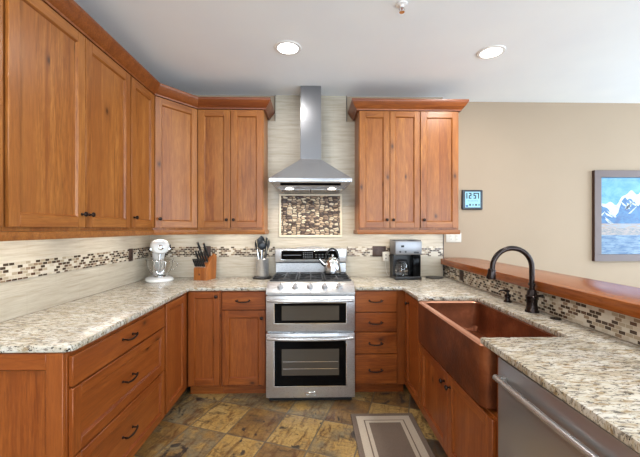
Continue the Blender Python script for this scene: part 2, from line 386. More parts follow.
# ------------------------------------------------------------------ cabinets
FT = .020
def front(mb, x0, x1, z0, z1, style, WV=WV, WX=WX):
    y0, y1 = -FT, 0
    if style == 'slab':
        mb.box(x0, x1, y0, y1, z0, z1, WX, .003); return
    fw = .062 if style == 'door' else .058
    if x1-x0 < .3 and style == 'door': fw = .055
    if style == 'panel': fw = .075
    mb.box(x0, x0+fw, y0, y1, z0, z1, WV, .0025); mb.box(x1-fw, x1, y0, y1, z0, z1, WV, .0025)
    mb.box(x0+fw-.001, x1-fw+.001, y0, y1, z0, z0+fw, WX, .0025); mb.box(x0+fw-.001, x1-fw+.001, y0, y1, z1-fw, z1, WX, .0025)
    g = WX if style == 'drawer' else WV
    a, b, c, d = x0+fw, x1-fw, z0+fw, z1-fw
    s_, yp = .008, y0+.013
    o = [(a, y0+.002, c), (b, y0+.002, c), (b, y0+.002, d), (a, y0+.002, d)]; i = [(a+s_, yp, c+s_), (b-s_, yp, c+s_), (b-s_, yp, d-s_), (a+s_, yp, d-s_)]
    for k in range(4): mb.raw([o[k], o[(k+1) % 4], i[(k+1) % 4], i[k]], [(0, 1, 2, 3)], WX if k % 2 == 0 else WV, .1)
    # flat centre panel glued up from two or three boards
    nb = max(1, round((b-a if g is WV else d-c)/.11)); rs = random.random()*.25
    for k in range(nb):
        if g is WV:
            p, q = a+s_+(b-a-2*s_)*k/nb, a+s_+(b-a-2*s_)*(k+1)/nb
            mb.raw([(p, yp, c+s_), (q, yp, c+s_), (q, yp, d-s_), (p, yp, d-s_)], [(0, 1, 2, 3)], g)
        else:
            p, q = c+s_+(d-c-2*s_)*k/nb, c+s_+(d-c-2*s_)*(k+1)/nb
            mb.raw([(a+s_, yp, p), (b-s_, yp, p), (b-s_, yp, q), (a+s_, yp, q)], [(0, 1, 2, 3)], g)
def knob(parent, x, z):
    m = MB(); M = Matrix.Translation((x, -FT, z)) @ Matrix.Rotation(PI/2, 4, 'X')
    m.lathe([(0, 0), (.009, 0), (.009, .003), (.005, .006), (.005, .014), (.012, .019), (.0155, .025), (.013, .031), (.006, .034), (0, .0345)], BRONZE, 16, M)
    return m.build('knob', parent)
def pull(parent, x, z, L=.105):
    m = MB(); y = -FT
    for s in (-1, 1):
        m.lathe([(0, 0), (.008, 0), (.008, .003), (.0045, .006), (.0045, .028), (0, .028)], BRONZE, 10, Matrix.Translation((x+s*L/2, y, z)) @ Matrix.Rotation(PI/2, 4, 'X'))
    pts = []
    for k in range(13):
        t = k/12*2-1; pts.append((x+t*L*.62, y-.028-.006*(1-t*t)+(0.004 if abs(t) > .9 else 0), z-.010*(1-t*t)+(.004 if abs(t) > .9 else 0)))
    m.tube(pts, [.0062-.0016*abs(k/6-1) for k in range(13)], BRONZE, 8)
    return m.build('handle', parent)
def cabinet(name, label, cat, loc, rz, w_, d, z0, z1, fronts, toe=True, group=None, body_x=(0, 0)):
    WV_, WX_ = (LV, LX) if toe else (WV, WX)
    t = thing(name, label, cat, (loc[0], loc[1], 0), rz, group)
    b = MB(); b.box(0-body_x[0], w_+body_x[1], 0.0005, d, z0, z1, WV_, .001)
    b.build('body', t)
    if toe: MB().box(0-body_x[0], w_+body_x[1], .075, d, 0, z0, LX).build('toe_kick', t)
    for f in fronts:
        kind, x0, x1, a, c = f[:5]
        m = MB(); front(m, x0, x1, a, c, {'door': 'door', 'slab': 'slab', 'drawer': 'drawer', 'panel': 'panel'}[kind], WV_, WX_)
        o = m.build('door' if kind == 'door' else 'drawer_front', t)
        if len(f) > 5:
            if f[5] == 'pull': pull(o, *f[6])
            else: knob(o, *f[6])
    return t
ZB, ZT = .10, .953           # base cabinets
XFL, YFB, XFR = -1.105, 3.0, .845
# left run (front faces +X)
Y0 = 1.535
t = cabinet('base_cabinet', 'drawer base cabinet nearest the camera on the left, three wide drawers', 'cabinet', (XFL, Y0), PI/2, .975, .615, ZB, ZT, [
    ('slab', .012, .960, .785, .925, 'pull', (.465, .868)), ('drawer', .012, .960, .465, .775, 'pull', (.465, .625)), ('drawer', .012, .960, .118, .455, 'pull', (.465, .305))])
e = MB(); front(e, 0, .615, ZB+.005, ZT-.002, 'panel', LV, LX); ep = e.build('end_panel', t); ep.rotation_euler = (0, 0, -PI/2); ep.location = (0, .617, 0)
cabinet('base_cabinet', 'tall narrow base cabinet door on the left run, between wide drawers and corner', 'cabinet', (XFL, Y0+.977), PI/2, .485, .615, ZB, ZT, [('door', .012, .395, .118, .938)])
# back run, left of the range
cabinet('base_cabinet', 'tall single door base cabinet in the left corner with knob at its top right', 'cabinet', (-1.105, YFB), 0, .300, .612, ZB, ZT, [('door', .012, .288, .118, .944, 'knob', (.262, .905))], body_x=(0.0, 0))
cabinet('base_cabinet', 'base cabinet left of the range with one drawer over one door', 'cabinet', (-.803, YFB), 0, .400, .612, ZB, ZT, [
    ('slab', .008, .390, .787, .944, 'pull', (.195, .868)), ('door', .008, .390, .118, .777, 'knob', (.358, .715))])
# back run, right of the range
cabinet('base_cabinet', 'narrow base cabinet right of the range with a stack of four drawers', 'cabinet', (.376, YFB), 0, .466, .612, ZB, ZT, [
    ('slab', .008, .384, .760, .944, 'pull', (.19, .862)), ('slab', .008, .384, .583, .752, 'pull', (.19, .668)),
    ('slab', .008, .384, .388, .575, 'pull', (.19, .482)), ('slab', .008, .384, .118, .380, 'pull', (.19, .245))])
# right run (front faces -X); local x runs towards the camera
cabinet('base_cabinet', 'tall narrow base cabinet between right corner and copper sink', 'cabinet', (XFR, 2.995), -PI/2, .445, .60, ZB, ZT, [('door', .045, .437, .118, .938, 'knob', (.155, .865))])
cabinet('sink_base_cabinet', 'two door base cabinet under the copper apron sink', 'cabinet', (XFR, 2.548), -PI/2, 1.078, .60, ZB, .635, [
    ('door', .010, .520, .118, .625, 'knob', (.478, .555)), ('door', .524, 1.035, .118, .625, 'knob', (.566, .555))])
# stile between the sink and the dishwasher belongs to the sink base
sb = [o for o in bpy.data.objects if o.name == 'sink_base_cabinet'][0]
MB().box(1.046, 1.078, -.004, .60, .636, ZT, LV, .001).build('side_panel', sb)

# upper cabinets
UZ0, UZ1 = 1.492, 2.70; DZ0, DZ1 = 1.512, 2.665
XFU, YFU = -1.392, 3.312
KZ = 1.59
cabinet('upper_cabinet', 'upper cabinet cut by the left edge of the photo', 'cabinet', (XFU, .62), PI/2, .915, .33, UZ0, UZ1, [('door', .46, .902, DZ0, DZ1), ('door', .012, .455, DZ0, DZ1)], False)
cabinet('upper_cabinet', 'wide two door upper cabinet on the left wall', 'cabinet', (XFU, 1.536), PI/2, 1.04, .33, UZ0, UZ1, [('door', .012, .527, DZ0, DZ1, 'knob', (.495, KZ)), ('door', .531, 1.032, DZ0, DZ1, 'knob', (.563, KZ))], False)
cabinet('upper_cabinet', 'narrow single door upper cabinet on left wall beside the corner cabinet', 'cabinet', (XFU, 2.577), PI/2, .385, .33, UZ0, UZ1, [('door', .006, .378, DZ0, DZ1, 'knob', (.038, KZ))], False)
# diagonal corner cabinet
A = Vector((XFU, 2.964)); B = Vector((-1.126, YFU)); dv = (B-A); ang = math.atan2(dv.y, dv.x); dl = dv.length
t = thing('corner_cabinet', 'diagonal single door upper cabinet across the left corner', 'cabinet', (A.x, A.y, 0), ang)
R = Matrix.Rotation(-ang, 4, 'Z') @ Matrix.Translation((-A.x, -A.y, 0))
MB().prism([(A.x, A.y), (B.x, B.y), (-1.126, 3.62), (-1.723, 3.62), (-1.723, 2.964)], UZ0, UZ1, WV, M=R).build('body', t)
m = MB(); front(m, .010, dl-.010, DZ0, DZ1, 'door'); d = m.build('door', t); knob(d, .045, KZ)
t = cabinet('upper_cabinet', 'two door upper cabinet left of the range hood', 'cabinet', (-1.124, YFU), 0, .648, .306, UZ0, UZ1, [
    ('door', .012, .325, DZ0, DZ1, 'knob', (.293, KZ)), ('door', .329, .642, DZ0, DZ1, 'knob', (.361, KZ))], False)
cabinet('upper_cabinet', 'two door upper cabinet right of the range hood', 'cabinet', (.462, YFU), 0, .608, .306, UZ0, UZ1, [
    ('door', .006, .306, DZ0, DZ1, 'knob', (.276, KZ)), ('door', .310, .606, DZ0, DZ1, 'knob', (.340, KZ))], False)
cabinet('upper_cabinet', 'single door upper cabinet beside the wall clock', 'cabinet', (1.071, YFU), 0, .390, .306, UZ0, UZ1, [('door', .004, .384, DZ0, DZ1, 'knob', (.036, KZ))], False)
# crown mouldings and light rails
cp = [(.0005, 2.672), (.022, 2.672), (.024, 2.684), (.034, 2.692), (.052, 2.715), (.070, 2.744), (.074, 2.752), (.074, 2.768), (.0005, 2.768)]
m = MB().sweep([(XFU, .62), (XFU, A.y), (-1.126, YFU), (-.476, YFU), (-.476, 3.614)], cp, CRW)
tag(m.build('crown_molding'), 'long wooden crown molding along the left and corner upper cabinets', 'molding', 'crown moldings')
m = MB().sweep([(.462, 3.614), (.462, YFU), (1.461, YFU), (1.461, 3.614)], cp, CRW)
tag(m.build('crown_molding'), 'short wooden crown molding over upper cabinets right of the hood', 'molding', 'crown moldings')
lp = [(-.03, 1.448), (.012, 1.448), (.014, 1.452), (.014, 1.488), (.010, 1.491), (-.03, 1.491)]
m = MB().sweep([(XFU, .62), (XFU, A.y), (-1.126, YFU), (-.476, YFU), (-.476, 3.606)], lp, WX)
tag(m.build('light_rail'), 'long wooden rail under the left and corner upper cabinets', 'rail', 'light rails')
m = MB().sweep([(.462, 3.606), (.462, YFU), (1.461, YFU), (1.461, 3.606)], lp, WX)
tag(m.build('light_rail'), 'short wooden rail under upper cabinets right of the hood', 'rail', 'light rails')

# ------------------------------------------------------------------ worktops
CT0, CT1 = .954, .985
def arc(cx, cy, r, a0, a1, n=6): return [(cx+r*math.cos(math.radians(a0+(a1-a0)*k/n)), cy+r*math.sin(math.radians(a0+(a1-a0)*k/n))) for k in range(n+1)]
poly = [(-1.724, 1.510)]+arc(-1.066-.035, 1.510+.035, .035, -90, 0)+[(-1.078, 2.972), (-.398, 2.972), (-.398, 3.619), (-1.724, 3.619)]
tag(MB().prism(poly, CT0, CT1, GRAN, .006).build('countertop'), 'speckled cream granite worktop on left run and left corner', 'countertop', 'granite worktops')
SX1, SY0, SY1 = 1.245, 1.585, 2.525
poly = [(.374, 3.619), (.374, 2.966), (.806, 2.966), (.806, SY1)]+arc(SX1-.05, SY1-.05, .05, 90, 0)+arc(SX1-.03, SY0+.03, .03, 0, -90)+[(.806, SY0), (.790, .30), (XB-.001, .30), (XB-.001, 3.619)]
tag(MB().prism(poly, CT0, CT1, GRAN, .006).build('countertop'), 'speckled cream granite worktop around the sink and over the dishwasher', 'countertop', 'granite worktops')
bt = MB().prism([(1.400, .25), (1.81, .25)]+[(1.81, 3.45)]+arc(1.81-.2, 3.748-.2, .2, 0, 90)+[(1.437, 3.748), (1.437, 3.612), (1.400, 3.612)], 1.116, 1.178, BARW, .006)
tag(bt.build('bar_top'), 'long brown wooden bar top above the mosaic half wall', 'bar top')

# ------------------------------------------------------------------ sink
t = thing('apron_sink', 'hammered copper apron front sink set into the right worktop', 'sink', (0, 0, .66))
def loop(x0, x1, y0, y1, r, z): return [(x, y, z) for x, y in arc(x1-r, y0+r, r, -90, 0, 5)+arc(x1-r, y1-r, r, 0, 90, 5)+arc(x0+r, y1-r, r, 90, 180, 5)+arc(x0+r, y0+r, r, 180, 270, 5)]
zo = .66
ax0 = .803; oy0, oy1 = 1.555, 2.545
rings = [loop(ax0, 1.29, oy0, oy1, .045, .657-zo), loop(ax0, 1.29, oy0, oy1, .045, .945-zo), loop(ax0+.008, 1.285, oy0+.006, oy1-.006, .04, .953-zo),
         loop(ax0+.034, 1.262, oy0+.05, oy1-.032, .045, .953-zo), loop(ax0+.044, 1.252, oy0+.058, oy1-.04, .045, .944-zo),
         loop(ax0+.05, 1.246, oy0+.062, oy1-.044, .045, .775-zo), loop(ax0+.075, 1.222, oy0+.085, oy1-.068, .03, .745-zo)]
ba = MB(); ba.loft(rings[:2], COPPER, caps=False); ba.loft(rings[4:], COPPER, caps=False); nr = len(rings[0])
ba.raw(rings[0], [tuple(range(nr))], COPPER); ba.raw(rings[6], [tuple(range(nr))], COPPER); ba.build('basin', t)
part(MB().loft(rings[1:5], plain('polished_copper', sr(206, 150, 122), .34, .8), caps=False).build('rim', t), 'bright polished copper rim')
MB().lathe([(0, .0), (.045, .0), (.05, .003), (.046, .007), (.03, .004), (0, .004)], BRONZE, 20, Matrix.Translation((1.03, 2.0, .745-zo+.0005))).build('drain', t)

# ------------------------------------------------------------------ dishwasher
t = thing('dishwasher', 'stainless steel dishwasher under the right worktop', 'dishwasher', (XFR, 1.467, 0), -PI/2)
MB().box(.002, .698, .004, .59, .10, .950, BLACK).build('body', t)
MB().box(.004, .696, -.024, .002, .125, .938, STEELD, .006, 2).build('door', t)
h = MB(); hy = -.060
h.tube([(.050, hy, .868), (.35, hy-.004, .868), (.650, hy, .868)], .0125, STEEL, 14)
for x in (.066, .634): h.box(x-.014, x+.014, hy, -.022, .858, .878, STEEL, .004)
h.build('handle', t)
MB().box(.002, .698, .07, .10, 0, .10, BLACK).build('toe_kick', t)
cabinet('base_cabinet', 'base cabinet at the near end of the right worktop beyond the dishwasher', 'cabinet', (XFR, .766), -PI/2, .45, .60, ZB, ZT, [('door', .012, .44, .118, .938)])

# ------------------------------------------------------------------ range
RX = -.012
t = thing('gas_range', 'stainless steel double oven gas range in the back run', 'range', (RX, 2.87, 0))
W2 = .381
MB().box(-W2+.006, W2-.006, .045, .735, .05, .985, STEELD, .003).build('body', t)
for x in (-.33, .33):
    for y in (.12, .68): MB().cyl((x, y, 0), (x, y, .05), .018, .018, BLACK).build('foot', t)
MB().box(-W2+.02, W2-.02, .06, .08, .004, .05, BLACK).build('kick_plate', t)
def oven(z0, z1, g0, g1, w0, w1, hz, nm, badge):
    m = MB(); m.box(-W2, W2, .0, .045, z0, z1, STEEL, .006, 2); d = m.build('oven_door', t)
    g = MB()
    g.box(-.316, .300+.012, -.003, .002, g0-.008, g1+.008, CHROME, .002); g.box(-.308, .304, -.0055, .001, g0, g1, BLACKG, .001); g.build('door_glass', d)
    q = MB(); q.box(-.246, .244, -.007, -.004, w0, w1, WIN, .0005)
    if badge:
        for k in range(2):
            for z in (w0+.055+k*.06,): q.box(-.235, .235, -.0082, -.0068, z, z+.004, CHROME)
    q.build('window', d)
    h = MB(); pts = [(-.36+.72*k/16, -.03-.028*math.sin(PI*k/16)**.6, hz) for k in range(17)]
    h.tube(pts, .0135, STEEL, 14)
    for x in (-.352, .352): h.box(x-.016, x+.016, -.032, .004, hz-.012, hz+.012, STEEL, .004)
    h.build('handle', d)
    if badge: part(MB().box(-.048, .048, -.004, .001, .080, .105, CHROME, .003).build('badge', d), 'small blank metal badge')
oven(.624, .928, .696, .866, .72, .845, .893, 'upper', False)
oven(.055, .606, .158, .548, .25, .475, .572, 'lower', True)
# sloping knob panel
kp = MB(); prof = [(.0, .938), (.0, .955), (.012, .968), (.088, 1.028), (.105, 1.034), (.14, 1.034), (.14, .938)]
kp.loft([[(x, y, z) for y, z in prof] for x in (-W2, W2)], STEEL); cpn = kp.build('control_panel', t)
for k in range(5):
    x = -.262+.1285*k; M = Matrix.Translation((x, .048, .996)) @ Matrix.Rotation(math.radians(90-38+0), 4, 'X')
    m = MB(); m.lathe([(0, 0), (.030, 0), (.030, .005), (.025, .009), (.023, .030), (.019, .034), (0, .035)], STEEL, 20, M)
    m.box(-.004, .004, -.021, .021, .030, .043, CHROME, .002, M=M); m.build('knob', cpn)
MB().box(-W2+.004, W2-.004, .10, .66, .985, 1.030, BLACKG, .004).build('cooktop', t)
for gx0, gx1 in ((-.365, -.125), (-.118, .118), (.125, .365)):
    g = MB(); z = 1.048
    for x in (gx0+.008, gx1-.008): g.box(x-.007, x+.007, .13, .64, z-.012, z, IRON, .002)
    for y in (.138, .385, .632): g.box(gx0, gx1, y-.007, y+.007, z-.012, z, IRON, .002)
    xm = (gx0+gx1)/2; g.box(xm-.006, xm+.006, .14, .63, z-.010, z, IRON, .002)
    for y in (.26, .51): g.box(gx0+.01, gx1-.01, y-.006, y+.006, z-.010, z, IRON, .002)
    for x in (gx0+.01, gx1-.01):
        for y in (.14, .63): g.box(x-.006, x+.006, y-.006, y+.006, 1.029, z-.004, IRON)
    g.build('grate', t)
for x, y, r in ((-.245, .26, .045), (-.245, .51, .036), (0, .385, .05), (.245, .26, .05), (.245, .51, .036)):
    MB().lathe([(0, 1.030), (r+.012, 1.030), (r+.012, 1.034), (r, 1.036), (r*.95, 1.043), (0, 1.045)], IRON, 20, Matrix.Translation((x, y, 0))).build('burner', t)
m = MB(); m.box(-W2+.012, W2-.012, .655, .735, .985, 1.145, STEEL, .004)
m.box(-W2+.012, W2-.012, .668, .735, 1.143, 1.152, BLACK)
m.box(-W2+.006, W2-.006, .628, .735, 1.152, 1.296, STEEL, .010, 3); bg = m.build('back_guard', t)
m = MB(); m.box(-.312, .290, .6255, .630, 1.178, 1.278, CHROME, .004); m.box(-.306, .284, .622, .629, 1.184, 1.272, BLACKG, .003)
GREY = plain('panel_marks', sr(120, 122, 126), .4)
for i in range(5):
    for j in range(4): m.box(-.075+i*.022-.006, -.075+i*.022+.006, .6212, .6222, 1.196+j*.018, 1.202+j*.018, GREY)
for i in range(6):
    for j in range(2): m.box(.055+i*.034-.009, .055+i*.034+.009, .6212, .6222, 1.203+j*.026, 1.208+j*.026, GREY)
m.box(-.29, -.10, .6212, .6222, 1.225, 1.230, GREY)
m.build('display', bg)
m = MB(); m.tube([(-.15+.3*k/10, .70, 1.294+.010*math.sin(PI*k/10)) for k in range(11)], .012, CHROME, 8); m.build('vent_lip', bg)

# ------------------------------------------------------------------ kettle on the range
t = thing('kettle', 'steel kettle with black loop handle standing on the range', 'kettle', (.205, 3.38, 1.049), 0)
m = MB(); pr = [(0, 0), (.078, 0), (.088, .006), (.090, .02), (.084, .07), (.072, .115), (.056, .142), (.046, .150), (0, .151)]
m.lathe(pr, plain('kettle_steel', (.52, .52, .53), .2, 1), 28); m.build('body', t)
m = MB(); m.lathe([(0, .151), (.044, .151), (.040, .160), (.022, .168), (.008, .170), (.008, .178), (.014, .183), (.012, .192), (0, .195)], CHROME, 20); m.build('lid', t)
m = MB(); m.tube([(-.062, 0, .085), (-.095, -.01, .105), (-.118, -.015, .135), (-.132, -.018, .150)], [.026, .020, .015, .013], CHROME, 14); m.build('spout', t)
m = MB(); m.tube([(-.068*math.cos(PI*k/16), 0, .135+.118*math.sin(PI*k/16)) for k in range(17)], [.006]*3+[.0105]*11+[.006]*3, BLACK, 10); m.build('handle', t)

# ------------------------------------------------------------------ hood
t = thing('range_hood', 'stainless steel chimney range hood over the range', 'range hood', (RX, 3.62, 1.88))
hw2 = .381; yf = -.54
m = MB()
def rect(hx, y0, y1, z): return [(-hx, y0, z), (hx, y0, z), (hx, y1, z), (-hx, y1, z)]
m.loft([rect(hw2-.075, yf+.06, -.004, .0), rect(hw2-.004, yf+.001, -.004, .056), rect(hw2, yf, -.004, .060), rect(hw2, yf, -.004, .088), rect(hw2-.004, yf+.004, -.004, .092), rect(.108, -.262, -.004, .315), rect(.106, -.26, -.004, .32)], STEELH)
cn = m.build('canopy', t)
m = MB(); m.box(-.105, .105, -.256, -.004, .318, .70, STEELC, .002); m.box(-.1035, .1035, -.2545, -.004, .70, CEIL-1.88-.001, STEELC, .001); m.build('chimney', t)
m = MB()
for k in range(2): m.box(-.29+.295*k, -.29+.285+.295*k, -.43, -.09, -.003, .001, STEELD, .001)
for k in range(22): m.box(-.284+.0264*k, -.273+.0264*k, -.42, -.10, -.007, -.002, STEELD)
m.build('filter', cn)
for x in (-.20, .20):
    lm = MB(); lm.lathe([(0, -.004), (.034, -.004), (.038, 0.0), (0, .001)], HGLOW, 20, Matrix.Translation((x, -.455, 0))); lm.build('lamp', cn)
    d = bpy.data.lights.new('hood_lamp_light', 'SPOT'); d.energy = 14; d.color = (1, .90, .76); d.spot_size = 2.3; d.spot_blend = .6; d.shadow_soft_size = .03
    o = bpy.data.objects.new('hood_lamp_light', d); COL.objects.link(o); o.location = (RX+x, 3.15, 1.868); o.rotation_euler = (.35, 0, 0)
SM = Matrix.Translation((0, yf+.022, .0365)) @ Matrix.Rotation(math.atan2(.06, .056), 4, 'X')
MB().box(-.28, .28, -.003, .003, -.014, .014, BLACKG, .001, M=SM).build('control_strip', cn)

# mosaic picture panel behind the range
t = thing('mosaic_panel', 'framed rectangle of pebble mosaic on the wall above the range', 'mosaic panel', (-.015, 3.618, 1.413))
MB().box(-.318, .318, -.010, 0, .020, .444, MOSP).build('mosaic', t)
m = MB(); FR = plain('cream_stone', sr(226, 214, 190), .4)
m.box(-.340, .340, -.016, 0, 0, .020, FR, .004).box(-.340, .340, -.016, 0, .444, .464, FR, .004).box(-.340, -.318, -.016, 0, .0205, .4435, FR, .004).box(.318, .340, -.016, 0, .0205, .4435, FR, .004); m.build('frame', t)

# ------------------------------------------------------------------ ceiling fixtures
def can(x, y, label, power=18):
    t = thing('recessed_light', label, 'ceiling light', (x, y, CEIL), 0, 'recessed ceiling lights')
    MB().lathe([(.080, -.001), (.082, -.008), (.104, -.006), (.108, -.001)], WHITE, 32).build('trim_ring', t)
    MB().lathe([(0, -.004), (.080, -.004), (.081, -.001), (0, -.0005)], GLOW, 32).build('lens', t)
    d = bpy.data.lights.new('recessed_lamp', 'AREA'); d.shape = 'DISK'; d.size = .15; d.energy = power; d.color = (1, .98, .94)
    o = bpy.data.objects.new('recessed_lamp', d); COL.objects.link(o); o.location = (x, y, CEIL-.012)
can(-.192, 2.665, 'round recessed ceiling light in front of the range hood', 8)
can(1.455, 2.69, 'round recessed ceiling light to the right, above the sink run')
for x, y in ((-1.0, .7), (1.6, .9), (-1.0, -1.2), (1.6, -1.2), (3.4, .6)):
    can(x, y, 'round recessed ceiling light behind the camera position')
t = thing('fire_sprinkler', 'small metal fire sprinkler head on the ceiling', 'sprinkler', (.575, 2.13, CEIL))
MB().lathe([(0, 0), (.036, 0), (.034, -.006), (.014, -.010), (.012, -.022), (0, -.022)], WHITE, 20).build('escutcheon', t)
m = MB()
for s in (-1, 1): m.tube([(s*.010, 0, -.02), (s*.017, 0, -.033), (s*.006, 0, -.050)], .003, CHROME, 8)
m.cyl((0, 0, -.021), (0, 0, -.05), .0035, .0035, plain('red_bulb', sr(120, 40, 36), .2)); m.lathe([(0, -.052), (.017, -.052), (.017, -.050), (0, -.050)], CHROME, 16); m.build('head', t)

# ------------------------------------------------------------------ under-cabinet lamps (behind the light rails)
uc = (1, .95, .87)
def ucl(x, y, L, rz, p): area_light('under_cabinet_lamp', (x, y, 1.485), (0, 0, rz), L, .04, p*.65, uc)
ucl(-1.56, 1.9, .7, PI/2, 3.2); ucl(-1.56, 2.75, .6, PI/2, 2.4); ucl(-1.45, 3.40, .3, .6, 1.2); ucl(-.80, 3.47, .5, 0, 2.2); ucl(.76, 3.47, .5, 0, 2.2); ucl(1.26, 3.47, .3, 0, 1.3); ucl(-1.56, 1.1, .6, PI/2, 2.4)

# ------------------------------------------------------------------ outlets and plates
def outlet(name, label, loc, rz, w_, h_, mat, gangs, slot):
    t = thing(name, label, 'outlet' if 'outlet' in name else 'switch', loc, rz)
    MB().box(-w_/2, w_/2, -.006, 0, -h_/2, h_/2, mat, .003, 2).build('cover_plate', t)
    for g in range(gangs):
        x = (g-(gangs-1)/2)*.047*(w_/(.047*gangs+.028) if gangs > 1 else 1)
        m = MB(); m.box(x-.017, x+.017, -.009, -.005, -.034, .034, mat, .002)
        for z in (-.018, .018):
            for s in (-1, 1): m.box(x+s*.006-.0012, x+s*.006+.0012, -.0096, -.0085, z-.005, z+.005, slot)
        m.build('receptacle', t)
    return t
outlet('wall_outlet', 'brown outlet on the left wall mosaic strip near the mixer', (-1.720, 3.22, 1.255), PI/2, .072, .118, PLATEB, 1, SLOT)
outlet('wall_outlet', 'brown outlet on the back wall behind the knife block', (-1.120, 3.615, 1.258), 0, .074, .118, PLATEB, 1, SLOT)
outlet('wall_outlet', 'wide brown outlet plate beside the coffee maker', (.728, 3.615, 1.258), 0, .145, .114, PLATEB, 2, SLOT)
outlet('wall_outlet', 'dark outlet on bar mosaic below the wooden bar top', (XB, 3.215, 1.050), -PI/2, .085, .100, PLATEB, 1, SLOT)
t = outlet('wall_switch', 'white plate on beige wall below the clock, right of tile edge', (1.600, YD, 1.402), 0, .172, .106, PLATEW, 2, SLOT)
t = thing('plug_adapter', 'white plug adapter in the brown outlet by the coffee maker', 'plug', (.790, 3.606, 1.205))
MB().box(-.032, .032, -.045, 0, -.05, .05, PLATEW, .006, 2).build('case', t)
for z in (.012, -.024): MB().box(-.006, .006, -.0465, -.0445, z, z+.010, SLOT).build('socket', t)
m = MB(); m.tube([(0, -.02, -.05), (.0, -.022, -.10), (.01, -.03, -.17), (.03, -.035, -.213)], .003, PLATEW, 6); m.build('cord', t)

# ------------------------------------------------------------------ wall clock
t = thing('wall_clock', 'square black digital clock reading 12:57 on the beige wall', 'clock', (1.805, YD, 1.828))
MB().box(-.118, .118, -.028, 0, -.112, .112, plain('clock_case', sr(40, 44, 52), .35), .012, 3).build('case', t)
m = MB(); m.box(-.086, .086, -.030, -.026, -.086, .090, plain('lcd', sr(140, 190, 208), .3)); sc = m.build('screen', t)
INK = plain('lcd_ink', sr(24, 34, 44), .4)
SEG = {'0': 'abcdef', '1': 'bc', '2': 'abged', '5': 'afgcd', '7': 'abc', '3': 'abgcd', '8': 'abcdefg'}
def digit(m, ch, x, z, w_, h_, th, y):
    P = {'a': (x, x+w_, z+h_-th, z+h_), 'd': (x, x+w_, z, z+th), 'g': (x, x+w_, z+h_/2-th/2, z+h_/2+th/2), 'f': (x, x+th, z+h_/2, z+h_), 'b': (x+w_-th, x+w_, z+h_/2, z+h_),
         'e': (x, x+th, z, z+h_/2), 'c': (x+w_-th, x+w_, z, z+h_/2)}
    for k in SEG[ch]: a, b, c, d = P[k]; m.box(a, b, y-.0012, y, c, d, INK)
y = -.030
for ch, x in (('1', -.092), ('2', -.046), ('5', .008), ('7', .040)):
    m = MB(); digit(m, ch, x, .012, .031, .066, .0115, y); m.build('digit', sc)
for z in (.030, .056): MB().box(-.010, -.004, y-.001, y, z, z+.007, INK).build('colon_dot', sc)
for k in range(7): MB().box(-.056+k*.017, -.047+k*.017, y-.001, y, -.016, -.010, INK).build('small_character', sc)
LG = plain('lcd_grey', sr(90, 130, 140), .4)
for k in range(4): MB().box(-.04+k*.034, -.022+k*.034, y-.001, y, -.068, -.046, LG if k % 2 else INK).build('small_figure', sc)
MB().box(-.080, -.054, y-.001, y, -.080, -.060, plain('lcd_blue', sr(40, 84, 140), .4)).build('weather_icon', sc)

# ------------------------------------------------------------------ framed mountain picture
t = thing('framed_picture', 'large framed picture of a snowy mountain above a blue lake', 'picture', (3.92, YD, 1.134))
PW, PH = .725, 1.03
FRW = plain('dark_frame_wood', sr(94, 78, 74), .4); FRS = plain('frame_side', sr(64, 40, 30), .4)
m = MB(); fw = .078
for a in ((-PW, PW, 0, fw), (-PW, PW, PH-fw, PH), (-PW, -PW+fw, fw, PH-fw), (PW-fw, PW, fw, PH-fw)):
    m.box(a[0], a[1], -.040, -.036, a[2], a[3], FRW, .001)
    m.box(a[0], a[1], -.036, 0, a[2], a[3], FRS)
m.build('frame', t)
def paint(name, c1, c2, sc=(6, 6, 14), lo=.4, hi=.6):
    mm, nt, b = newmat(name); q = NT(nt); n = q.noise(q.mapping(q.obj(), sc=sc), 3, 5, .7, .5)
    q.put(b.inputs['Base Color'], q.ramp(n, [(lo, c1), (hi, c2)])); b.inputs['Roughness'].default_value = .25; return mm
pa = MB(); L, Rr = -PW+fw, PW-fw; bz, tz = fw, PH-fw; hgt = tz-bz
def quad(x0, x1, z0, z1, m_, y): pa.raw([(x0, y, z0), (x1, y, z0), (x1, y, z1), (x0, y, z1)], [(0, 1, 2, 3)], m_)
sky = paint('picture_sky', sr(56, 128, 172), sr(92, 152, 184), (2, 2, 3)); blue = paint('picture_slope', sr(14, 72, 124), sr(44, 106, 150), (5, 5, 9)); snow = paint('picture_snow', sr(160, 178, 194), sr(196, 202, 206), (5, 5, 9))
shore = paint('picture_shore', sr(146, 122, 104), sr(124, 142, 158), (3, 3, 20)); lake = paint('picture_lake', sr(34, 80, 122), sr(122, 148, 166), (2.2, 2, 12), .42, .66); town = paint('picture_town', sr(96, 106, 116), sr(154, 140, 132), (10, 10, 26))
quad(L, Rr, bz, tz, sky, -.012)
def strip(top, bot, m_, y):
    n = len(top)
    pa.raw([(x, y, z) for x, z in top]+[(x, y, z) for x, z in bot], [(i, i+1, n+i+1, n+i) for i in range(n-1)], m_)
rg = random.Random(4)
N = 60; xs = [L+(Rr-L)*k/N for k in range(N+1)]
def ridge(x):
    u = (x-L)/(Rr-L)
    return bz+hgt*(.60+.24*math.exp(-((u-.40)/.26)**2)+.035*math.sin(u*31)+.02*math.sin(u*67+1))
strip([(x, ridge(x)) for x in xs], [(x, bz+hgt*.36) for x in xs], blue, -.013)
strip([(x, ridge(x)) for x in xs], [(x, ridge(x)-hgt*(.07+.05*math.sin(x*23)+.06*rg.random())) for x in xs], snow, -.0135)
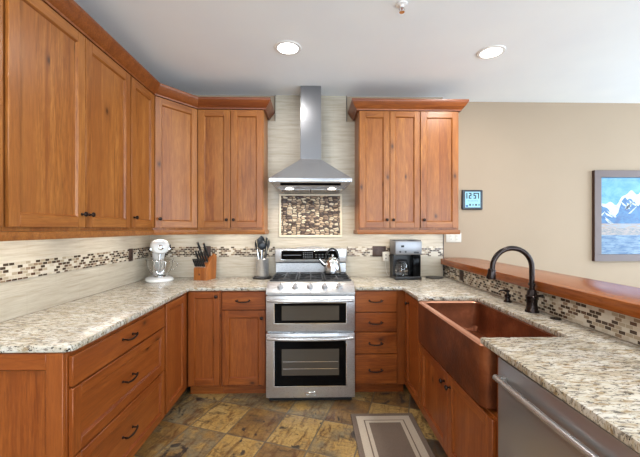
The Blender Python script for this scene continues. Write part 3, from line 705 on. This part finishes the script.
for k in range(26):
    x0 = L+(Rr-L)*rg.uniform(.02, .97); z0 = ridge(x0)-hgt*rg.uniform(.12, .26); w0 = rg.uniform(.02, .06); sl = rg.choice((-1, 1))*rg.uniform(.5, .9)
    pa.raw([(x0-w0, -.014, z0-w0*sl), (x0+w0, -.014, z0+w0*sl), (x0+w0*.9, -.014, z0+w0*sl-.012), (x0-w0*.4, -.014, z0-w0*sl*.4-.022)], [(0, 1, 2, 3)], snow)
quad(L, Rr, bz+hgt*.33, bz+hgt*.40, shore, -.0142); quad(L, Rr, bz+hgt*.24, bz+hgt*.34, town, -.0144); quad(L, Rr, bz, bz+hgt*.25, lake, -.0146)
pa.build('artwork', t)

# ------------------------------------------------------------------ faucet, soap pump, sink hole cap
t = thing('faucet', 'tall dark bronze gooseneck faucet behind the copper sink', 'faucet', (1.373, 2.06, CT1))
m = MB(); m.lathe([(0, 0), (.040, 0), (.040, .008), (.034, .016), (.030, .05), (.033, .08), (.036, .088), (.036, .100), (.029, .108), (.026, .132), (.020, .138), (0, .138)], BRONZEF, 24); m.build('base', t)
pts = [(0, 0, .13), (0, 0, .20), (0, 0, .275)]+[(-.125+.125*math.cos(PI*k/16*1.0), 0, .275+.122*math.sin(PI*k/16)) for k in range(1, 17)]+[(-.252, 0, .262)]
m = MB(); m.tube(pts, .0155, BRONZEF, 16); m.lathe([(.0165, .165), (.0205, .167), (.0205, .178), (.0165, .180)], BRONZEF, 20); m.build('spout', t)
m = MB(); m.tube([(-.252, 0, .268), (-.253, 0, .262), (-.255, 0, .245), (-.258, 0, .215), (-.259, 0, .206)], [.020, .023, .022, .028, .026], BRONZEF, 18); m.build('spray_head', t)
m = MB(); m.tube([(0, -.028, .105), (.004, -.055, .110), (.008, -.085, .118)], [.011, .007, .008], BRONZEF, 10); m.build('lever', t)
t = thing('soap_dispenser', 'small dark bronze soap pump beside the faucet', 'soap dispenser', (1.385, 2.34, CT1))
m = MB(); m.lathe([(0, 0), (.027, 0), (.027, .006), (.019, .012), (.016, .03), (.021, .036), (.021, .05), (.010, .056), (.008, .07), (.015, .072), (.015, .084), (0, .088)], BRONZEF, 20); m.build('pump', t)
m = MB(); m.tube([(0, 0, .078), (-.03, 0, .084), (-.055, 0, .080), (-.064, 0, .070)], [.007, .006, .0055, .0055], BRONZEF, 10); m.build('nozzle', t)
t = MB().lathe([(0, 0), (.028, 0), (.028, .004), (.022, .007), (.010, .007), (.009, .009), (0, .009)], BRONZEF, 24, Matrix.Translation((0, 0, 0))).build('hole_cap')
t.location = (1.400, 1.893, CT1); tag(t, 'flat round bronze cap on the worktop right of the faucet', 'cap')

# ------------------------------------------------------------------ stand mixer
t = thing('stand_mixer', 'white stand mixer with glass bowl in the left corner', 'mixer', (-1.545, 3.43, CT1), .50)
def ell(cx, cy, rx, ry, z, n=28, p=2.0):
    o = []
    for k in range(n):
        a = 2*PI*k/n; c, s = math.cos(a), math.sin(a)
        o.append((cx+rx*math.copysign(abs(c)**(2/p), c), cy+ry*math.copysign(abs(s)**(2/p), s), z))
    return o
m = MB(); m.loft([ell(0, -.01, .125, .160, 0, p=2.6), ell(0, -.01, .130, .165, .008, p=2.6), ell(0, -.01, .126, .160, .022, p=2.6), ell(0, 0, .100, .135, .034, p=2.4), ell(0, .01, .06, .09, .040)], WHITE)
m.build('base', t)
m = MB(); m.loft([ell(0, .095, .060, .045, .036), ell(0, .10, .052, .040, .10), ell(0, .10, .050, .042, .18), ell(0, .09, .058, .055, .24), ell(0, .08, .062, .065, .27)], WHITE); m.build('column', t)
def ring_y(cz, rx, rz, y, n=28, p=2.3): return [(q[0], y, q[1]) for q in [(a[0], a[1]) for a in ell(0, cz, rx, rz, 0, n, p)]]
m = MB(); m.loft([ring_y(.335, .02, .02, .165), ring_y(.335, .06, .052, .155), ring_y(.335, .080, .066, .11), ring_y(.338, .086, .072, .02), ring_y(.34, .086, .074, -.08), ring_y(.338, .080, .070, -.125), ring_y(.335, .060, .052, -.150), ring_y(.335, .022, .022, -.158)], WHITE); hd = m.build('head', t)
m = MB(); m.lathe([(0, 0), (.026, 0), (.026, .008), (.018, .012), (0, .012)], CHROME, 20, Matrix.Translation((0, -.156, .335)) @ Matrix.Rotation(PI/2, 4, 'X'))
m.loft([ring_y(.318, .0885, .012, .10, p=3), ring_y(.318, .0895, .012, -.10, p=3)], CHROME); m.build('band', hd)
m = MB(); m.cyl((.086, -.02, .345), (.104, -.02, .345), .010, .012, BLACK, 14); m.build('speed_knob', hd)
m = MB(); m.lathe([(.036, .045), (.042, .047), (.068, .058), (.100, .095), (.118, .150), (.124, .205), (.128, .214), (.125, .216), (.120, .206), (.114, .151), (.096, .097), (.066, .062), (0.0, .056), (0, .050), (.036, .048)], GLASS, 32, Matrix.Translation((0, -.055, 0)))
bw = m.build('bowl', t)
m = MB(); m.tube([(.118, -.055, .195), (.150, -.06, .185), (.160, -.06, .145), (.140, -.06, .11), (.102, -.055, .105)], .007, GLASS, 10); m.build('handle', bw)
m = MB(); m.lathe([(.0, .040), (.055, .040), (.055, .050), (.040, .052), (0, .052)], CHROME, 24, Matrix.Translation((0, -.055, 0))); m.build('bowl_foot', bw)
m = MB(); m.cyl((0, -.055, .27), (0, -.055, .20), .012, .012, CHROME, 12)
for s in (-1, 1): m.tube([(0, -.055, .205), (s*.05, -.055, .18), (s*.055, -.055, .12), (s*.02, -.055, .08), (0, -.055, .075)], .006, CHROME, 8)
m.cyl((0, -.055, .20), (0, -.055, .08), .005, .005, CHROME, 8); m.build('beater', t)

# ------------------------------------------------------------------ knife block and knives
KB = thing('knife_block', 'light wooden knife block left of the utensil crock', 'knife block', (-1.10, 3.46, CT1), -.30)
def yz(poly, x0, x1, m_, mat, bev=.003):
    M = Matrix(((0, 0, 1, 0), (1, 0, 0, 0), (0, 1, 0, 0), (0, 0, 0, 1)))
    m_.prism(poly, x0, x1, mat, bev, 1, M=M)
m = MB(); yz([(-.075, 0), (.085, 0), (.105, .235), (.055, .262), (-.02, .185), (-.075, .120)], .056, .076, m, BLOCKW); m.build('side_plate', KB)
m = MB(); yz([(-.075, 0), (.080, 0), (.095, .215), (.050, .232), (-.02, .170), (-.075, .118)], -.076, .0555, m, BLOCKW); bb = m.build('block', KB)
m = MB(); m.lathe([(0, 0), (.010, 0), (.010, .001), (0, .001)], plain('burnt_mark', sr(90, 44, 20), .6), 16, Matrix.Translation((-.01, -.0752, .058)) @ Matrix.Rotation(PI/2, 4, 'X')); m.build('logo', bb)
dirv = Vector((-.06, -.42, .90)).normalized()
def knife(label, x, y, z, L, r, tip):
    k = thing('kitchen_knife', label, 'knife', (0, 0, 0), 0, 'knives in the wooden block')
    M = KB_M
    p = Vector((x, y, z))
    m = MB(); n = 8; m.tube([M @ (p+dirv*(.004+L*i/n)) for i in range(n+1)], [r*(.75+.35*abs(math.sin(i*.9))) for i in range(n+1)], BLACK, 10); m.build('handle', k)
    m = MB(); m.tube([M @ (p-dirv*.002), M @ (p+dirv*.006)], r*1.1, CHROME, 10)
    m.build('bolster', k)
    if tip: MB().tube([M @ (p+dirv*(L+.003)), M @ (p+dirv*(L+.010))], r*.9, CHROME, 10).build('end_cap', k)
KB_M = Matrix.Translation(KB.location) @ Matrix.Rotation(-.30, 4, 'Z')
for i in range(6): knife('small black handled steak knife in the front row of the knife block', -.062+i*.021, -.060, .134, .085, .0085, False)
for i in range(4): knife('black handled kitchen knife in the middle row of the knife block', -.055+i*.032, -.012, .178, .125, .0105, True)
knife('long black handled knife at the top left of the knife block', -.045, .035, .222, .165, .0125, True)
knife('long black handled knife at the top right of the knife block', .022, .035, .222, .155, .012, True)

# ------------------------------------------------------------------ utensil crock with utensils
UC = (-.52, 3.517, CT1)
t = thing('utensil_crock', 'steel utensil crock on a black base left of the range', 'crock', UC)
m = MB(); m.lathe([(0, 0), (.098, 0), (.098, .012), (.090, .020), (.070, .022), (0, .022)], BLACK, 28); m.build('base', t)
m = MB(); m.lathe([(0, .022), (.066, .022), (.068, .026), (.068, .200), (.070, .204), (.068, .207), (.064, .204), (.064, .030), (0, .030)], STEEL, 32); m.build('cup', t)
UT = plain('black_nylon', sr(30, 34, 40), .35)
def utensil(name, label, cat, ax, ay, lean, L, kind):
    o = thing(name, label, cat, (UC[0], UC[1], UC[2]+.035), 0, 'utensils in the steel crock')
    top = Vector((ax+lean, ay, L)); b0 = Vector((ax*.25, ay*.25, 0))
    d = (top-b0).normalized(); h0 = b0+d*(L*.72)
    m = MB(); m.tube([b0, h0], .005, CHROME if kind in ('spoon', 'ladle') else UT, 8); m.build('handle', o)
    M = Matrix.Translation(h0+d*.0) @ d.to_track_quat('Z', 'Y').to_matrix().to_4x4()
    m = MB(); HL = L*.28
    if kind == 'turner':
        m.loft([[(x*w_, y*.004, z*HL) for x, y in ((-1, -1), (1, -1), (1, 1), (-1, 1))] for z, w_ in ((0, .008), (.25, .03), (.95, .036), (1, .03))], UT, M=M)
    else:
        sx = .046 if kind != 'spoon' else .036
        m.loft([ell(0, (-.006 if .1 < z < .9 else 0), sx*max(.12, math.sin(PI*min(.97, .06+z*.9))), .011*max(.3, math.sin(PI*min(.97, .06+z*.9))), z*HL, 16) for z in (0, .15, .35, .55, .75, .9, 1)], UT, M=M)
    m.build('head', o)
utensil('ladle', 'black ladle at the back of the steel crock', 'utensil', -.005, .03, -.01, .41, 'ladle')
utensil('slotted_turner', 'black turner on the right of the steel crock', 'utensil', .03, .015, .015, .39, 'turner')
utensil('cooking_spoon', 'black cooking spoon leaning left in the steel crock', 'utensil', -.04, .0, -.03, .37, 'spoon')
utensil('cooking_spoon', 'black cooking spoon in the middle of the steel crock', 'utensil', .0, -.02, .005, .36, 'spoon2')
utensil('cooking_spoon', 'black cooking spoon leaning right in the steel crock', 'utensil', .04, -.01, .03, .375, 'spoon2')
utensil('slotted_turner', 'black turner on the left of the steel crock', 'utensil', -.028, -.018, -.018, .38, 'turner')

# ------------------------------------------------------------------ coffee maker
t = thing('coffee_maker', 'black and steel drip coffee maker on the right counter', 'coffee maker', (.975, 3.475, CT1), .0)
m = MB(); m.box(-.135, .135, -.115, .120, 0, .034, BLACK, .006, 2); m.box(-.135, .135, -.02, .120, .034, .25, BLACK, .004); m.box(.045, .128, -.105, .0, .034, .25, BLACKG, .006, 2); m.build('body', t)
m = MB(); m.box(-.137, .137, -.112, .120, .252, .395, STEELK, .010, 3); hd = m.build('brew_head', t)
m = MB(); m.box(-.135, .135, -.09, .118, .394, .402, BLACK, .003); m.build('lid', hd)
MB().box(-.075, -.045, -.1145, -.110, .330, .350, BLACKG).build('display', hd); MB().box(.055, .105, -.1145, -.110, .268, .285, BLACK, .002).build('button', hd)
for x in (-.085, -.03): MB().lathe([(0, 0), (.010, 0), (.010, .006), (0, .007)], BLACK, 14, Matrix.Translation((x, -.111, .285)) @ Matrix.Rotation(PI/2, 4, 'X')).build('knob', hd)
m = MB(); M = Matrix.Translation((-.05, -.055, .036)); m.lathe([(0, 0), (.060, 0), (.068, .012), (.070, .06), (.062, .11), (.050, .135), (.048, .135), (.059, .108), (.066, .06), (.064, .014), (0, .004)], GLASS, 28, M); cf = m.build('carafe', t)
m = MB(); m.lathe([(.049, .135), (.053, .137), (.053, .155), (.04, .165), (0, .168)], BLACK, 24, M); m.build('lid', cf)
m = MB(); m.tube([(-.06, -.10, .165), (-.068, -.150, .162), (-.068, -.155, .11), (-.062, -.125, .07)], .009, BLACK, 10); m.build('handle', cf)
m = MB(); m.lathe([(.0685, .05), (.0712, .05), (.0712, .062), (.0685, .062)], CHROME, 24, M); m.build('band', cf)
m = MB(); m.lathe([(0, 0), (.085, 0), (.09, .004), (.088, .010), (.075, .012), (0, .010)], plain('dark_stone', sr(44, 40, 40), .35), 28); o = m.build('trivet')
o.location = (1.290, 3.505, CT1); tag(o, 'round dark trivet on the counter right of the coffee maker', 'trivet')

# ------------------------------------------------------------------ rug
def rugmat():
    m, nt, b = newmat('rug_weave'); q = NT(nt); v = q.obj()
    n = q.noise(q.mapping(v, sc=(1, 3, 1)), 160, 2, .6); n2 = q.noise(v, 14, 3)
    q.put(b.inputs['Base Color'], q.mix(n, sr(86, 72, 62), sr(134, 118, 104))); b.inputs['Roughness'].default_value = .95
    q.put(b.inputs['Normal'], q.bump(n, .5, .003)); return m
def ruglight():
    m, nt, b = newmat('rug_light'); q = NT(nt); v = q.obj(); n = q.noise(q.mapping(v, sc=(1, 3, 1)), 160, 2, .6)
    q.put(b.inputs['Base Color'], q.mix(n, sr(162, 148, 130), sr(204, 192, 174))); b.inputs['Roughness'].default_value = .95
    q.put(b.inputs['Normal'], q.bump(n, .5, .003)); return m
t = thing('kitchen_rug', 'brown and cream bordered rug on the floor before the sink', 'rug', (.56, 2.70, 0))
RM, RL = rugmat(), ruglight()
MB().box(-.25, .25, -.86, 0, 0.0005, .009, RM, .003).build('base', t)
def band(d0, d1, z, mat):
    m = MB(); a, b, c, d = -.25, .25, -.86, 0
    m.box(a+d0, b-d0, c+d0, c+d1, .008, z, mat).box(a+d0, b-d0, d-d1, d-d0, .008, z, mat).box(a+d0, a+d1, c+d1, d-d1, .008, z, mat).box(b-d1, b-d0, c+d1, d-d1, .008, z, mat); return m
band(.040, .092, .0102, RL).build('wide_border', t)
band(.102, .128, .0102, RL).build('narrow_border', t)
